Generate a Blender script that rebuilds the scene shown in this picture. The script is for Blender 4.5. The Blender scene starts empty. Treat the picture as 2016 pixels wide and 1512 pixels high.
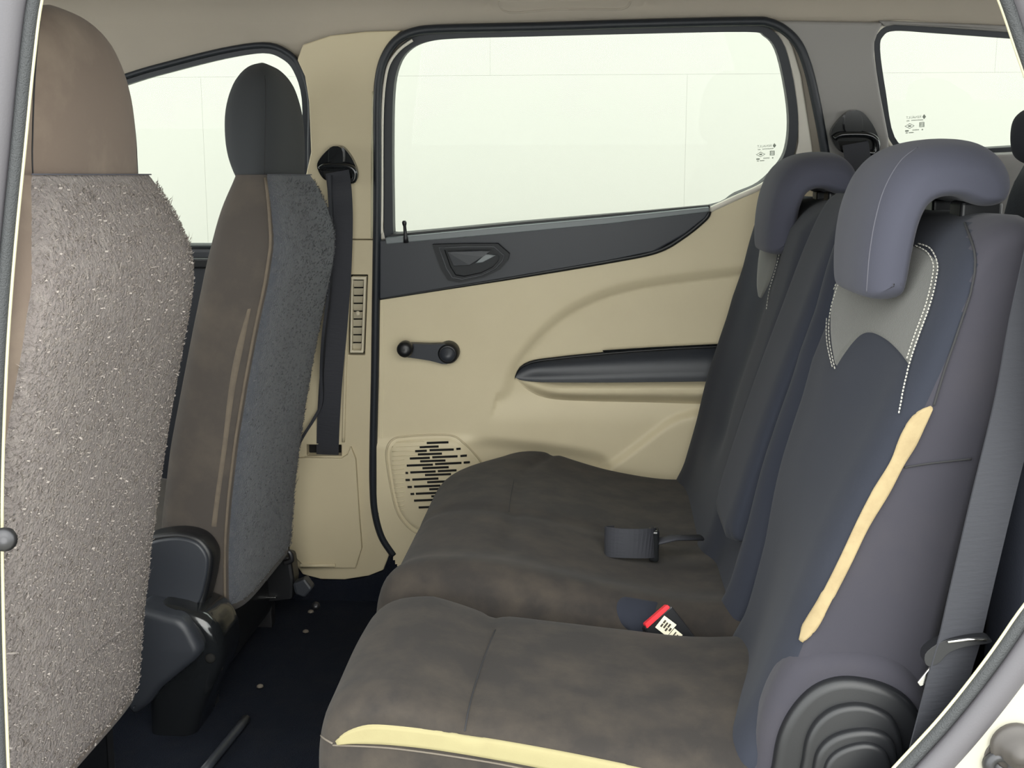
import bpy, bmesh, math, random
import numpy as np
from mathutils import Vector
from mathutils.geometry import tessellate_polygon
from mathutils.bvhtree import BVHTree
random.seed(7); RNG = np.random.default_rng(7)
SC = bpy.context.scene
COL = SC.collection
# ------------------------------------------------------------------ camera
F = 2300.0; CX, CY = 1008.0, 756.0
PITCH = math.atan(411 / F); YAW = math.atan(169 / F * math.cos(PITCH))
CAM = np.array([0.0, 0.0, 0.95])
cd = bpy.data.cameras.new('camera'); cam = bpy.data.objects.new('camera', cd); COL.objects.link(cam)
cd.sensor_width = 36; cd.lens = 36 * F / 2016; cd.clip_start = 0.02
cam.location = CAM; cam.rotation_euler = (math.pi / 2 - PITCH, 0, YAW)
SC.camera = cam
# ------------------------------------------------------------------ light
w = bpy.data.worlds.new('sky'); SC.world = w; w.use_nodes = True
bg = w.node_tree.nodes['Background']; bg.inputs[0].default_value = (0.97, 1.0, 0.98, 1); bg.inputs[1].default_value = 4.0
sl = bpy.data.lights.new('sun', 'SUN'); sl.energy = 1.2; sl.angle = math.radians(50); sl.color = (1.0, 0.95, 0.86)
sun = bpy.data.objects.new('sun', sl); COL.objects.link(sun)
sun.rotation_euler = Vector((-0.25, 1.0, -0.62)).to_track_quat('-Z', 'Y').to_euler()
SC.view_settings.view_transform = 'Standard'; SC.view_settings.look = 'None'
SC.view_settings.exposure = 0.22; SC.view_settings.gamma = 1.0; SC.view_settings.use_curve_mapping = False

# ------------------------------------------------------------------ projection helpers (photo pixels -> points of the real place)
_r = np.array([math.cos(YAW), math.sin(YAW), 0])
_f = np.array([-math.sin(YAW) * math.cos(PITCH), math.cos(YAW) * math.cos(PITCH), -math.sin(PITCH)])
_u = np.cross(_r, _f)
def ray(px, py):
    px = np.asarray(px, float); py = np.asarray(py, float)
    return _f + ((px - CX) / F)[..., None] * _r - ((py - CY) / F)[..., None] * _u
def W(px, py, Y):
    d = ray(px, py); t = Y / d[..., 1]
    return CAM + d * t[..., None]
# far side of the car: a plane leaning inward towards the roof
WN = np.array([0, -1, -0.12]); WN = WN / np.linalg.norm(WN); WP = np.array([0, 2.51, 0.0])
def S(px, py, off=0.0):
    d = ray(px, py); t = ((WP + WN * off - CAM) @ WN) / (d @ WN)
    return CAM + d * t[..., None]
def SP(pts, off=0.0):
    a = np.array(pts, float); return S(a[:, 0], a[:, 1], off)
def SX(x, z, off=0.0):      # point of the far plane at X, Z
    y = 2.51 - 0.12 * z
    return np.array([x, y, z]) + WN * off
def cr(pts, n=8, closed=False):
    P = np.array(pts, float); out = []
    m = len(P)
    for i in range(m if closed else m - 1):
        if closed: a, b, c, d = P[i - 1], P[i], P[(i + 1) % m], P[(i + 2) % m]
        else: a, b, c, d = P[max(i - 1, 0)], P[i], P[i + 1], P[min(i + 2, m - 1)]
        for k in range(n):
            t = k / n
            out.append(0.5 * (2 * b + (c - a) * t + (2 * a - 5 * b + 4 * c - d) * t * t + (3 * b - a - 3 * c + d) * t ** 3))
    if not closed: out.append(P[-1])
    return np.array(out)
def resample(P, n, closed=False):
    P = np.asarray(P, float)
    if closed: P = np.vstack([P, P[:1]])
    L = np.r_[0, np.cumsum(np.linalg.norm(np.diff(P, axis=0), axis=1))]
    s = np.linspace(0, L[-1], n + 1)[:-1] if closed else np.linspace(0, L[-1], n)
    return np.stack([np.interp(s, L, P[:, k]) for k in range(P.shape[1])], 1)
def ss(a, b, x):
    t = np.clip((x - a) / (b - a), 0, 1); return t * t * (3 - 2 * t)

# ------------------------------------------------------------------ materials
def lin(c):
    c = np.array(c, float) / 255
    v = np.where(c <= 0.04045, c / 12.92, ((c + 0.055) / 1.055) ** 2.4)
    return (*[float(q) for q in v], 1.0)
M = {}
def mat(name, col, rough=0.6, bump=0.0, bscale=300, mott=0.0, mscale=8, col2=None, sheen=0.0, metal=0.0, coat=0.0, spec=0.5, detail=4, mlo=0.45, mhi=0.7, bdist=0.002, stretch=None):
    m = bpy.data.materials.new(name); m.use_nodes = True; nt = m.node_tree
    b = nt.nodes['Principled BSDF']; b.inputs['Base Color'].default_value = lin(col)
    b.inputs['Roughness'].default_value = rough; b.inputs['Metallic'].default_value = metal
    b.inputs['Specular IOR Level'].default_value = spec
    if sheen: b.inputs['Sheen Weight'].default_value = sheen; b.inputs['Sheen Roughness'].default_value = 0.5
    if coat: b.inputs['Coat Weight'].default_value = coat; b.inputs['Coat Roughness'].default_value = 0.08
    tc = nt.nodes.new('ShaderNodeTexCoord'); src = tc.outputs['Object']
    if stretch:
        mp = nt.nodes.new('ShaderNodeMapping'); mp.inputs['Scale'].default_value = stretch
        nt.links.new(src, mp.inputs[0]); ssrc = mp.outputs[0]
    else: ssrc = src
    if mott:
        n = nt.nodes.new('ShaderNodeTexNoise'); n.inputs['Scale'].default_value = mscale; n.inputs['Detail'].default_value = 6; n.inputs['Roughness'].default_value = 0.62
        nt.links.new(src, n.inputs['Vector'])
        rp = nt.nodes.new('ShaderNodeValToRGB'); rp.color_ramp.elements[0].position = mlo; rp.color_ramp.elements[1].position = mhi
        nt.links.new(n.outputs[0], rp.inputs[0])
        mx = nt.nodes.new('ShaderNodeMix'); mx.data_type = 'RGBA'
        mu = nt.nodes.new('ShaderNodeMath'); mu.operation = 'MULTIPLY'; mu.inputs[1].default_value = mott
        nt.links.new(rp.outputs[0], mu.inputs[0]); nt.links.new(mu.outputs[0], mx.inputs[0])
        mx.inputs[6].default_value = lin(col); mx.inputs[7].default_value = lin(col2 or col)
        nt.links.new(mx.outputs[2], b.inputs['Base Color'])
    if bump:
        n = nt.nodes.new('ShaderNodeTexNoise'); n.inputs['Scale'].default_value = bscale; n.inputs['Detail'].default_value = detail
        nt.links.new(ssrc, n.inputs['Vector'])
        bp = nt.nodes.new('ShaderNodeBump'); bp.inputs['Strength'].default_value = bump; bp.inputs['Distance'].default_value = bdist
        nt.links.new(n.outputs[0], bp.inputs['Height']); nt.links.new(bp.outputs[0], b.inputs['Normal'])
    M[name] = m; return m
mat('beige', (204, 192, 161), 0.55, 0.12, 900, 0.35, 5, (192, 179, 148), bdist=0.001)
mat('beige_pillar', (188, 176, 147), 0.55, 0.12, 900, 0.35, 4, (175, 163, 136), bdist=0.001)
mat('vent_beige', (194, 185, 162), 0.5)
mat('headliner', (160, 152, 140), 0.95, 0.3, 1200, 0.3, 3, (148, 141, 131), bdist=0.001)
mat('pillar_grey', (134, 131, 128), 0.6, 0.12, 900, bdist=0.001)
mat('dark_trim', (45, 48, 54), 0.45, 0.15, 900, bdist=0.001)
mat('black_plastic', (20, 21, 24), 0.42, 0.1, 900, bdist=0.0008)
mat('black_gloss', (24, 26, 28), 0.16, coat=0.4)
mat('slot_black', (14, 13, 11), 0.9)
mat('rubber', (24, 29, 36), 0.5)
mat('rubber_textured', (52, 54, 56), 0.6, 0.8, 700, bdist=0.002)
mat('rubber_grey', (78, 76, 80), 0.45, 0.1, 600)
mat('gasket', (14, 16, 18), 0.5)
mat('sill_strip', (112, 118, 120), 0.4)
mat('paint', (158, 155, 142), 0.25, coat=0.6)
mat('cream_lip', (178, 173, 146), 0.4)
mat('door_edge', (205, 200, 188), 0.4)
mat('steel', (190, 190, 188), 0.22, metal=1.0)
mat('dark_steel', (70, 70, 72), 0.4, metal=0.8)
mat('belt', (52, 53, 58), 0.65, 0.5, 260, bdist=0.001, stretch=(0.2, 0.2, 1), spec=0.25)
mat('striker', (60, 56, 53), 0.45)
mat('worn', (104, 95, 84), 0.95, 0.3, 400, 0.5, 40, (84, 78, 72), spec=0.1)
mat('seam_mid', (84, 84, 92), 0.9)
mat('carpet', (24, 28, 37), 1.0, 0.8, 400, 0.4, 20, (34, 35, 40), bdist=0.004, spec=0.1)
mat('seat_fabric', (46, 43, 41), 0.92, 0.4, 1000, 0.6, 15, (73, 66, 58), sheen=0.05, mlo=0.40, mhi=0.72, bdist=0.0006, spec=0.2)
mat('rear_fabric', (39, 42, 51), 0.92, 0.25, 1500, 0.4, 6, (47, 49, 57), sheen=0.05, bdist=0.0006, spec=0.2)  # bluish tint and slight sheen of the rear cloth imitate veiling haze
mat('headrest_rear', (66, 67, 78), 0.9, 0.25, 1500, sheen=0.08, bdist=0.0006, spec=0.2)
mat('rear_side', (52, 51, 58), 0.9, 0.25, 1500, 0.35, 6, (64, 61, 64), sheen=0.08, bdist=0.0006, spec=0.2)
mat('front_fabric', (70, 65, 61), 0.92, 0.25, 1400, 0.55, 9, (92, 84, 75), sheen=0.08, bdist=0.0006, spec=0.2)
mat('headrest_front', (114, 101, 91), 0.92, 0.25, 1400, 0.6, 9, (138, 125, 111), sheen=0.08, bdist=0.0006, spec=0.2)
mat('headrest_dark', (54, 56, 58), 0.92, 0.25, 1400, sheen=0.05, bdist=0.0006, spec=0.2)
mat('felt', (136, 128, 125), 1.0, 1.0, 200, 0.6, 60, (162, 154, 148), sheen=0.1, bdist=0.010, spec=0.1, detail=6)
mat('felt_dark', (78, 81, 87), 1.0, 0.9, 300, 0.5, 80, (98, 99, 102), sheen=0.2, bdist=0.004, spec=0.1, detail=6)
mat('pill', (166, 158, 152), 1.0, spec=0.1)
mat('pill_dark', (108, 109, 112), 1.0, spec=0.1)
mat('mesh_grey', (84, 84, 81), 0.8, 0.7, 700, sheen=0.2, bdist=0.001, spec=0.3)
mat('strip_beige', (146, 131, 100), 0.85, 0.2, 900, 0.5, 40, (124, 107, 80), bdist=0.0006, spec=0.2)
mat('strip_cream', (138, 131, 98), 0.85, 0.2, 900, 0.4, 25, (130, 121, 90), bdist=0.0006, spec=0.2)
mat('seam', (40, 40, 42), 0.9)
mat('seam_light', (98, 91, 82), 0.9)
mat('bezel', (22, 25, 29), 0.6)
mat('lever', (66, 68, 72), 0.45)
mat('stitch', (168, 166, 158), 0.8)
mat('red', (232, 52, 60), 0.4)
mat('label', (228, 222, 198), 0.6)
mat('ink', (60, 52, 44), 0.8)
mat('etch', (150, 158, 146), 0.8)
mat('wall_white', (154, 151, 148), 0.9, 0.1, 20, 0.4, 1.2, (151, 149, 146))
mat('ground', (170, 168, 160), 0.9, 0.3, 40, 0.4, 3, (150, 148, 142))
mat('navy', (30, 34, 46), 0.8, 0.3, 300)
m = bpy.data.materials.new('glass'); m.use_nodes = True; nt = m.node_tree; nt.nodes.clear()
o_ = nt.nodes.new('ShaderNodeOutputMaterial'); mx = nt.nodes.new('ShaderNodeMixShader'); tr = nt.nodes.new('ShaderNodeBsdfTransparent'); gl = nt.nodes.new('ShaderNodeBsdfGlossy')
tr.inputs[0].default_value = (0.93, 0.97, 0.93, 1); gl.inputs['Roughness'].default_value = 0.02; mx.inputs[0].default_value = 0.004
nt.links.new(tr.outputs[0], mx.inputs[1]); nt.links.new(gl.outputs[0], mx.inputs[2]); nt.links.new(mx.outputs[0], o_.inputs[0]); M['glass'] = m

# ------------------------------------------------------------------ object helpers
ORG = {}
def thing(name, loc, label, cat, group=None, kind=None):
    o = bpy.data.objects.new(name, None); COL.objects.link(o); o.location = loc; o.empty_display_size = 0.05
    ORG[o.name] = np.array(loc, float)
    if label: o['label'] = label
    if cat: o['category'] = cat
    if group: o['group'] = group
    if kind: o['kind'] = kind
    return o
def tag(o, label=None, cat=None, group=None, kind=None):
    if label: o['label'] = label
    if cat: o['category'] = cat
    if group: o['group'] = group
    if kind: o['kind'] = kind
    return o
def mk(name, V, Fc, m, parent=None, smooth=True, bevel=0.0, bseg=2):
    V = np.asarray(V, float)
    org = ORG[parent.name] if parent is not None else V.mean(0) * [1, 1, 0] + [0, 0, V[:, 2].min()]
    me = bpy.data.meshes.new(name); me.from_pydata((V - org).tolist(), [], [list(map(int, f)) for f in Fc])
    bm = bmesh.new(); bm.from_mesh(me); bmesh.ops.recalc_face_normals(bm, faces=bm.faces); bm.to_mesh(me); bm.free()
    if smooth: me.shade_smooth()
    me.materials.append(M[m])
    o = bpy.data.objects.new(name, me); COL.objects.link(o); ORG[o.name] = org
    if parent is not None: o.parent = parent
    else: o.location = org
    if bevel:
        b = o.modifiers.new('bevel', 'BEVEL'); b.width = bevel; b.segments = bseg; b.limit_method = 'ANGLE'; b.angle_limit = math.radians(40)
    return o
def slabVF(loops, n, d):
    """loops: 3-D loops, first outer then holes; thickness d along n (backwards)"""
    L = [np.asarray(l, float) for l in loops]
    V = np.vstack(L); N = len(V)
    tris = tessellate_polygon([[Vector(p) for p in l] for l in L])
    Fc = [t for t in tris] + [[N + i for i in reversed(t)] for t in tris]
    k = 0
    for l in L:
        m = len(l)
        for i in range(m): Fc.append([k + i, k + (i + 1) % m, N + k + (i + 1) % m, N + k + i])
        k += m
    return np.vstack([V, V - np.asarray(n) * d]), Fc
def slab(name, loops, m, parent=None, n=WN, d=0.01, bevel=0.0, bseg=2, smooth=False):
    V, Fc = slabVF(loops, n, d)
    return mk(name, V, Fc, m, parent, smooth, bevel, bseg)
def sweepVF(path, sec, ref, closed=False, scale=None):
    P = np.asarray(path, float); n = len(P)
    T = np.roll(P, -1, 0) - np.roll(P, 1, 0) if closed else np.gradient(P, axis=0)
    T = T / (np.linalg.norm(T, axis=1, keepdims=True) + 1e-12)
    R = np.broadcast_to(np.asarray(ref, float), P.shape)
    B = np.cross(T, R); B = B / (np.linalg.norm(B, axis=1, keepdims=True) + 1e-12); Nn = np.cross(B, T)
    k = len(sec); V = []
    for i in range(n):
        s_ = 1 if scale is None else scale[i]
        for (a, b) in sec: V.append(P[i] + B[i] * a * s_ + Nn[i] * b * s_)
    Fc = []
    for i in range(n if closed else n - 1):
        j = (i + 1) % n
        for q in range(k): Fc.append([i * k + q, i * k + (q + 1) % k, j * k + (q + 1) % k, j * k + q])
    if not closed: Fc.append(list(range(k))[::-1]); Fc.append([(n - 1) * k + q for q in range(k)])
    return np.array(V), Fc
def circ(a, b=None, n=10):
    b = b or a; return [(a * math.cos(2 * math.pi * i / n), b * math.sin(2 * math.pi * i / n)) for i in range(n)]
def rect(a, b): return [(-a, -b), (a, -b), (a, b), (-a, b)]
def tube(name, path, r, m, parent=None, ref=WN, closed=False, b=None, n=10, smooth=True, scale=None):
    V, Fc = sweepVF(path, circ(r, b, n), ref, closed, scale); return mk(name, V, Fc, m, parent, smooth)
def ribbon(name, path, hw, th, m, parent=None, ref=WN, closed=False, bevel=0.0):
    V, Fc = sweepVF(path, rect(hw, th), ref, closed); return mk(name, V, Fc, m, parent, False, bevel)
def box(name, lo, hi, m, parent=None, bevel=0.004, seg=3):
    (x0, y0, z0), (x1, y1, z1) = lo, hi
    V = [(x, y, z) for z in (z0, z1) for y in (y0, y1) for x in (x0, x1)]
    return mk(name, V, [(0, 2, 3, 1), (4, 5, 7, 6), (0, 1, 5, 4), (2, 6, 7, 3), (0, 4, 6, 2), (1, 3, 7, 5)], m, parent, False, bevel, seg)
def gridVF(G):
    n, k = G.shape[:2]
    idx = np.arange(n * k).reshape(n, k)
    Fc = np.stack([idx[:-1, :-1], idx[:-1, 1:], idx[1:, 1:], idx[1:, :-1]], -1).reshape(-1, 4)
    return G.reshape(-1, 3), Fc.tolist()
def lathe(name, prof, o, axis, m, parent=None, n=24, smooth=True):
    axis = np.array(axis, float) / np.linalg.norm(axis); o = np.array(o, float)
    a = np.cross(axis, [1, 0, 0] if abs(axis[0]) < 0.8 else [0, 0, 1]); a /= np.linalg.norm(a); b = np.cross(axis, a)
    V = []; k = len(prof)
    for i in range(n):
        t = 2 * math.pi * i / n; q = a * math.cos(t) + b * math.sin(t)
        V += [o + q * r + axis * h for r, h in prof]
    Fc = [[i * k + j, i * k + j + 1, ((i + 1) % n) * k + j + 1, ((i + 1) % n) * k + j] for i in range(n) for j in range(k - 1)]
    Fc.append([i * k for i in range(n)]); Fc.append([i * k + k - 1 for i in range(n)])
    return mk(name, V, Fc, m, parent, smooth)
def rprismVF(prof, y0, y1, r, d, nr=6, mid=10, warp=None, N=72):
    """rounded prism: closed XZ outline swept along Y, its ends rounded over r with inset d"""
    P = resample(np.asarray(prof, float), N, True)
    A = 0.5 * np.sum(P[:, 0] * np.roll(P[:, 1], -1) - np.roll(P[:, 0], -1) * P[:, 1])
    T = np.roll(P, -2, 0) - np.roll(P, 2, 0); T /= np.linalg.norm(T, axis=1, keepdims=True)
    nin = np.stack([-T[:, 1], T[:, 0]], 1) * (1 if A > 0 else -1)
    st = [(y0 + r * (1 - math.cos(a)), d * (1 - math.sin(a))) for a in np.linspace(0, math.pi / 2, nr + 1)]
    st += [(y, 0) for y in np.linspace(y0 + r, y1 - r, mid + 2)[1:-1]]
    st += [(y1 - r * (1 - math.cos(a)), d * (1 - math.sin(a))) for a in np.linspace(math.pi / 2, 0, nr + 1)]
    V = []
    for (y, i) in st:
        Q = P + nin * i
        for _ in range(2 if i > 0 else 0): Q = 0.5 * Q + 0.25 * (np.roll(Q, 1, 0) + np.roll(Q, -1, 0))
        V.append(np.stack([Q[:, 0], np.full(N, y), Q[:, 1]], 1))
    V = np.array(V).reshape(-1, 3)
    if warp is not None: V = warp(V)
    Fc = [[i * N + q, i * N + (q + 1) % N, (i + 1) * N + (q + 1) % N, (i + 1) * N + q] for i in range(len(st) - 1) for q in range(N)]
    for base in (0, (len(st) - 1) * N):
        for tri in tessellate_polygon([[Vector((v[0], v[2], 0)) for v in V[base:base + N]]]): Fc.append([base + i for i in tri])
    return V, Fc
def rprism(name, prof, y0, y1, r, d, m, parent=None, **k):
    V, Fc = rprismVF(prof, y0, y1, r, d, **k); return mk(name, V, Fc, m, parent)
def bvh(*objs):
    V = []; Fc = []
    for o in objs:
        org = ORG[o.name]; k = len(V)
        V += [Vector(v.co) + Vector(org) for v in o.data.vertices]; Fc += [[k + i for i in p.vertices] for p in o.data.polygons]
    return BVHTree.FromPolygons(V, Fc)
def hit(tree, px, py, off=0.001):
    d = Vector(ray(px, py)).normalized(); loc, n, i, dist = tree.ray_cast(Vector(CAM), d)
    if loc is None: return None
    if n.dot(d) > 0: n = -n
    return np.array(loc + n * off)
def hits(tree, pts, off=0.001):
    q = [hit(tree, x, y, off) for x, y in pts]; return np.array([p for p in q if p is not None])
def seamline(name, tree, pts, r, m, parent, n=10, off=0.0):
    P = hits(tree, cr(pts, n), off)
    if len(P) < 3: print('seam misses', name, len(P)); return None
    return tube(name, P, r, m, parent, ref=(0.3, -1, 0.4), n=6)
def patch(name, tree, A, B, m, parent, nu=50, nv=8, off=0.0022, bow=(0, 0)):
    """inlay between two traced lines, lying on the surface hit"""
    A = resample(cr(A, 10), nu); B = resample(cr(B, 10), nu); G = np.zeros((nu, nv, 3)); ok = True
    last = None
    for i in range(nu):
        for j in range(nv):
            t = j / (nv - 1); p = A[i] * (1 - t) + B[i] * t; s_ = i / (nu - 1)
            p = p + np.array([(bow[0] * (1 - s_) + bow[1] * s_) * math.sin(math.pi * t), 0])
            e = -0.004 if (i in (0, nu - 1) or j in (0, nv - 1)) else off
            h = hit(tree, p[0], p[1], e)
            if h is None: h = last
            G[i, j] = h; last = h
    V, Fc = gridVF(G); return mk(name, V, Fc, m, parent)
def near_line(X, Y, L):
    """distance and signed side from grid points to a polyline (photo pixels)"""
    D = np.full(X.shape, 1e9); Sg = np.zeros(X.shape)
    for a, b in zip(L[:-1], L[1:]):
        d = b - a; l2 = d @ d + 1e-9
        t = np.clip(((X - a[0]) * d[0] + (Y - a[1]) * d[1]) / l2, 0, 1)
        qx = X - a[0] - t * d[0]; qy = Y - a[1] - t * d[1]; dist = np.hypot(qx, qy)
        s = np.sign(d[0] * qy - d[1] * qx); k = dist < D
        D = np.where(k, dist, D); Sg = np.where(k, s, Sg)
    return D * Sg
def inpoly(X, Y, P):
    c = np.zeros(X.shape, bool); n = len(P)
    for i in range(n):
        (x0, y0), (x1, y1) = P[i], P[(i + 1) % n]
        k = ((y0 > Y) != (y1 > Y)) & (X < (x1 - x0) * (Y - y0) / (y1 - y0 + 1e-12) + x0)
        c ^= k
    return c

# ================================================================== THE SETTING
# outside: ground, white panelled wall
g = box('ground', (-9, -4, -0.45), (9, 6, -0.38), 'ground', bevel=0); tag(g, kind='structure', label='pale grey concrete ground under the car')
wl = box('wall_outside', (-9, 4.64, -0.38), (9, 4.8, 4.2), 'wall_white', bevel=0); tag(wl, kind='structure', label='white panelled wall outside the far windows')
zj = 0.95 + 190 * 4.6 / 2300
for row, (z0, z1, sh) in enumerate([(-0.38, zj, 0.336), (zj, 2.9, -0.42), (2.9, 4.2, 0.336)]):
    for k in range(-4, 5):
        x0 = sh + k * 1.9
        box('panel', (x0 + 0.0003, 4.6385, z0 + 0.0003), (x0 + 1.8997, 4.65, z1 - 0.0003), 'wall_white', wl, bevel=0)
# car floor, ends
fl = box('floor', (-2.0, 1.14, -0.06), (1.62, 2.52, 0.0), 'carpet', bevel=0); tag(fl, kind='structure', label='dark navy carpet on the car floor')
fe = slab('wall_front', [[(-2.0, 1.12, -0.06), (-2.0, 2.52, -0.06), (-2.0, 2.4, 0.74), (-2.0, 1.12, 0.74)]], 'dark_trim', n=(-1, 0, 0), d=0.05); tag(fe, kind='structure', label='dark front bulkhead under the windscreen')
re_ = slab('wall_rear', [[(1.62, 1.12, -0.06), (1.62, 2.52, -0.06), (1.62, 2.4, 0.8), (1.62, 1.12, 0.8)]], 'dark_trim', n=(1, 0, 0), d=0.05); tag(re_, kind='structure', label='dark tailgate lining')
# headliner with moulded cove and grab recess
prof = cr([(2.366, 1.225), (2.3575, 1.257), (2.347, 1.279), (2.322, 1.302), (2.26, 1.326), (2.1, 1.345), (1.75, 1.36), (1.4, 1.345), (1.22, 1.31), (1.12, 1.25)], 8)
xs = np.linspace(-1.7, 1.62, 330)
G = np.zeros((len(xs), len(prof), 3))
for i, x in enumerate(xs):
    G[i, :, 0] = x; G[i, :, 1] = prof[:, 0]; G[i, :, 2] = prof[:, 1]
# recess and grooves pressed into the cove (where the grab handle mount is)
cove = (G[:, :, 1] > 2.2)
xa, xb = W(983, 10, 2.33)[0], W(1240, 10, 2.33)[0]
t = G[:, :, 2]
rec = ss(xa - 0.004, xa + 0.012, G[:, :, 0]) * (1 - ss(xb - 0.012, xb + 0.004, G[:, :, 0])) * ss(1.281, 1.288, t) * cove
G[:, :, 1] += 0.016 * rec; G[:, :, 2] += 0.010 * rec
for gx in (W(958, 20, 2.34)[0], W(1272, 20, 2.34)[0]):
    gv = np.exp(-((G[:, :, 0] - gx) / 0.009) ** 2) * cove * ss(1.262, 1.272, t)
    G[:, :, 2] += 0.006 * gv; G[:, :, 1] += 0.006 * gv
V, Fc = gridVF(G); V2 = V + [0, 0, 0.02]
ce = mk('ceiling', V, Fc, 'headliner'); tag(ce, kind='structure', label='beige woven headliner with a moulded grab recess')
seamline('recess_rim', bvh(ce), [(983, 2), (984, 12), (992, 21), (1008, 25), (1040, 23), (1090, 19), (1150, 18), (1210, 19), (1232, 15), (1240, 6), (1240, 2)], 0.0022, 'headliner', ce)
rf = box('roof_skin', (-1.7, 1.1, 1.372), (1.62, 2.42, 1.39), 'paint', bevel=0); tag(rf, kind='structure', label='painted roof skin above the headliner')

# ---- far side inner wall with its three window holes
win_rear = cr([(781, 464), (773, 463), (771, 455), (770, 400), (769, 300), (771, 185), (781, 130), (802, 98), (838, 80), (900, 73), (1050, 69), (1250, 64), (1470, 60), (1508, 69), (1531, 97), (1547, 160), (1556, 228), (1553, 283), (1538, 322), (1497, 364), (1450, 385), (1396, 410), (1200, 427), (1000, 444), (850, 458)], 4, True)
win_front = cr([(598, 300), (598, 195), (581, 138), (556, 112), (518, 101), (440, 112), (335, 138), (255, 161), (120, 210), (-60, 290), (-260, 420), (-270, 480), (-100, 487), (100, 487), (300, 487), (500, 487), (585, 485), (598, 450)], 4, True)
win_q = cr([(1756, 272), (1738, 180), (1727, 98), (1734, 68), (1762, 55), (1850, 60), (1990, 70), (2150, 82), (2240, 110), (2270, 180), (2250, 250), (2160, 282), (2010, 294), (1900, 300), (1800, 300)], 4, True)
def grow(P, d):
    P = np.asarray(P, float); A = 0.5 * np.sum(P[:, 0] * np.roll(P[:, 1], -1) - np.roll(P[:, 0], -1) * P[:, 1])
    T = np.roll(P, -1, 0) - np.roll(P, 1, 0); T /= np.linalg.norm(T, axis=1, keepdims=True) + 1e-9
    return P + np.stack([T[:, 1], -T[:, 0]], 1) * d * (1 if A > 0 else -1)
outer = np.array([SX(-2.0, -0.06), SX(1.62, -0.06), SX(1.62, 1.30), SX(-1.7, 1.30), SX(-2.0, 0.74)])
wf = slab('wall_far', [outer, SP(grow(win_front, 2)), SP(grow(win_rear, 4)), SP(grow(win_q, 2))], 'headliner', d=0.035)
tag(wf, kind='structure', label='far side wall lining of the car around the windows')

def window(name, P, label):
    o = slab(name, [SP(grow(P, 9), -0.020)], 'glass', d=0.004); tag(o, kind='structure', label=label); return o
g1 = window('window_1', win_front, 'far front door glass seen between the two front seats')
g2 = window('window_2', win_rear, 'large far rear door glass looking onto a white wall')
g3 = window('window_3', win_q, 'far rear quarter glass at the upper right')
# rubber around the front and the quarter window
def frame_ring(name, P, a, b, o0, dep, m, parent):
    return slab(name, [SP(grow(P, b), o0), SP(grow(P, a), o0)], m, parent, d=dep, bevel=0.002)
frame_ring('window_seal', win_front, -4, 12, 0.012, 0.03, 'rubber', g1)
tube('seal_bead', SP(cr(grow(win_front, 12), 1, True), 0.012), 0.006, 'rubber', g1, closed=True)
frame_ring('window_seal', win_q, -6, 6, 0.012, 0.03, 'rubber', g3)
tube('seal_lip', SP(grow(win_q, 10), 0.008), 0.005, 'door_edge', g3, closed=True)

# ---- marks etched on the glass (read from outside, so mirrored from inside)
def etched(px, py, s, parent, name='etched_mark'):
    c = bpy.data.curves.new('t', 'FONT'); c.body = 'RENAULT'; c.size = 1.0; c.align_x = 'LEFT'
    o = bpy.data.objects.new('t', c); COL.objects.link(o)
    dg = bpy.context.evaluated_depsgraph_get(); me = o.evaluated_get(dg).to_mesh()
    TV = np.array([v.co[:] for v in me.vertices]); TF = [list(p.vertices) for p in me.polygons]
    bpy.data.objects.remove(o)
    TV[:, 0] -= TV[:, 0].min(); wid = TV[:, 0].max(); hgt = TV[:, 1].max()
    V = []; Fc = []
    def add(P, fs):
        k = len(V); V.extend([list(p) for p in P]); Fc.extend([[k + i for i in f] for f in fs])
    add(np.stack([(wid - TV[:, 0]) / wid * 30, 7 - TV[:, 1] / hgt * 4.6], 1), TF)
    add([(36, 0), (40, 5), (36, 10), (32.5, 5)], [(0, 1, 2, 3)])
    def bar(x0, x1, y, h): add([(x0, y), (x1, y), (x1, y + h), (x0, y + h)], [(0, 1, 2, 3)])
    for k in range(3): bar(1 + 2 * k, 2.4 + 2 * k, 10.5, 2)
    for k in range(12): bar(10.5 + 2 * k, 11.9 + 2 * k, 10 , 2)
    add([(-3, 22), (7, 16.5), (17, 22), (7, 27.5), (-1, 22), (7, 17.8), (15, 22), (7, 26.2)], [(0, 1, 5, 4), (1, 2, 6, 5), (2, 3, 7, 6), (3, 0, 4, 7)])
    bar(4, 10, 20.5, 3)
    for k in range(4): bar(26.5, 36.5, 15.5 + 2.8 * k, 1.5)
    bar(26.5, 28, 15.5, 10); bar(35, 36.5, 15.5, 10)
    bar(-2, 5, 30, 3); 
    for k in range(6): bar(13 + 2.2 * k, 14.6 + 2.2 * k, 29.5, 2)
    bar(31, 34, 29.5, 2.4); bar(-1, 3, 34.5, 1.8); bar(5, 15, 34.5, 1.6)
    V = np.array(V); P = S(px + V[:, 0] * s, py + V[:, 1] * s - V[:, 0] * s * 0.06, -0.0185)
    o = mk(name, P, Fc, 'etch', parent, False); return o
etched(1491, 284, 0.93, g2); etched(1784, 227, 0.98, g3)

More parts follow.
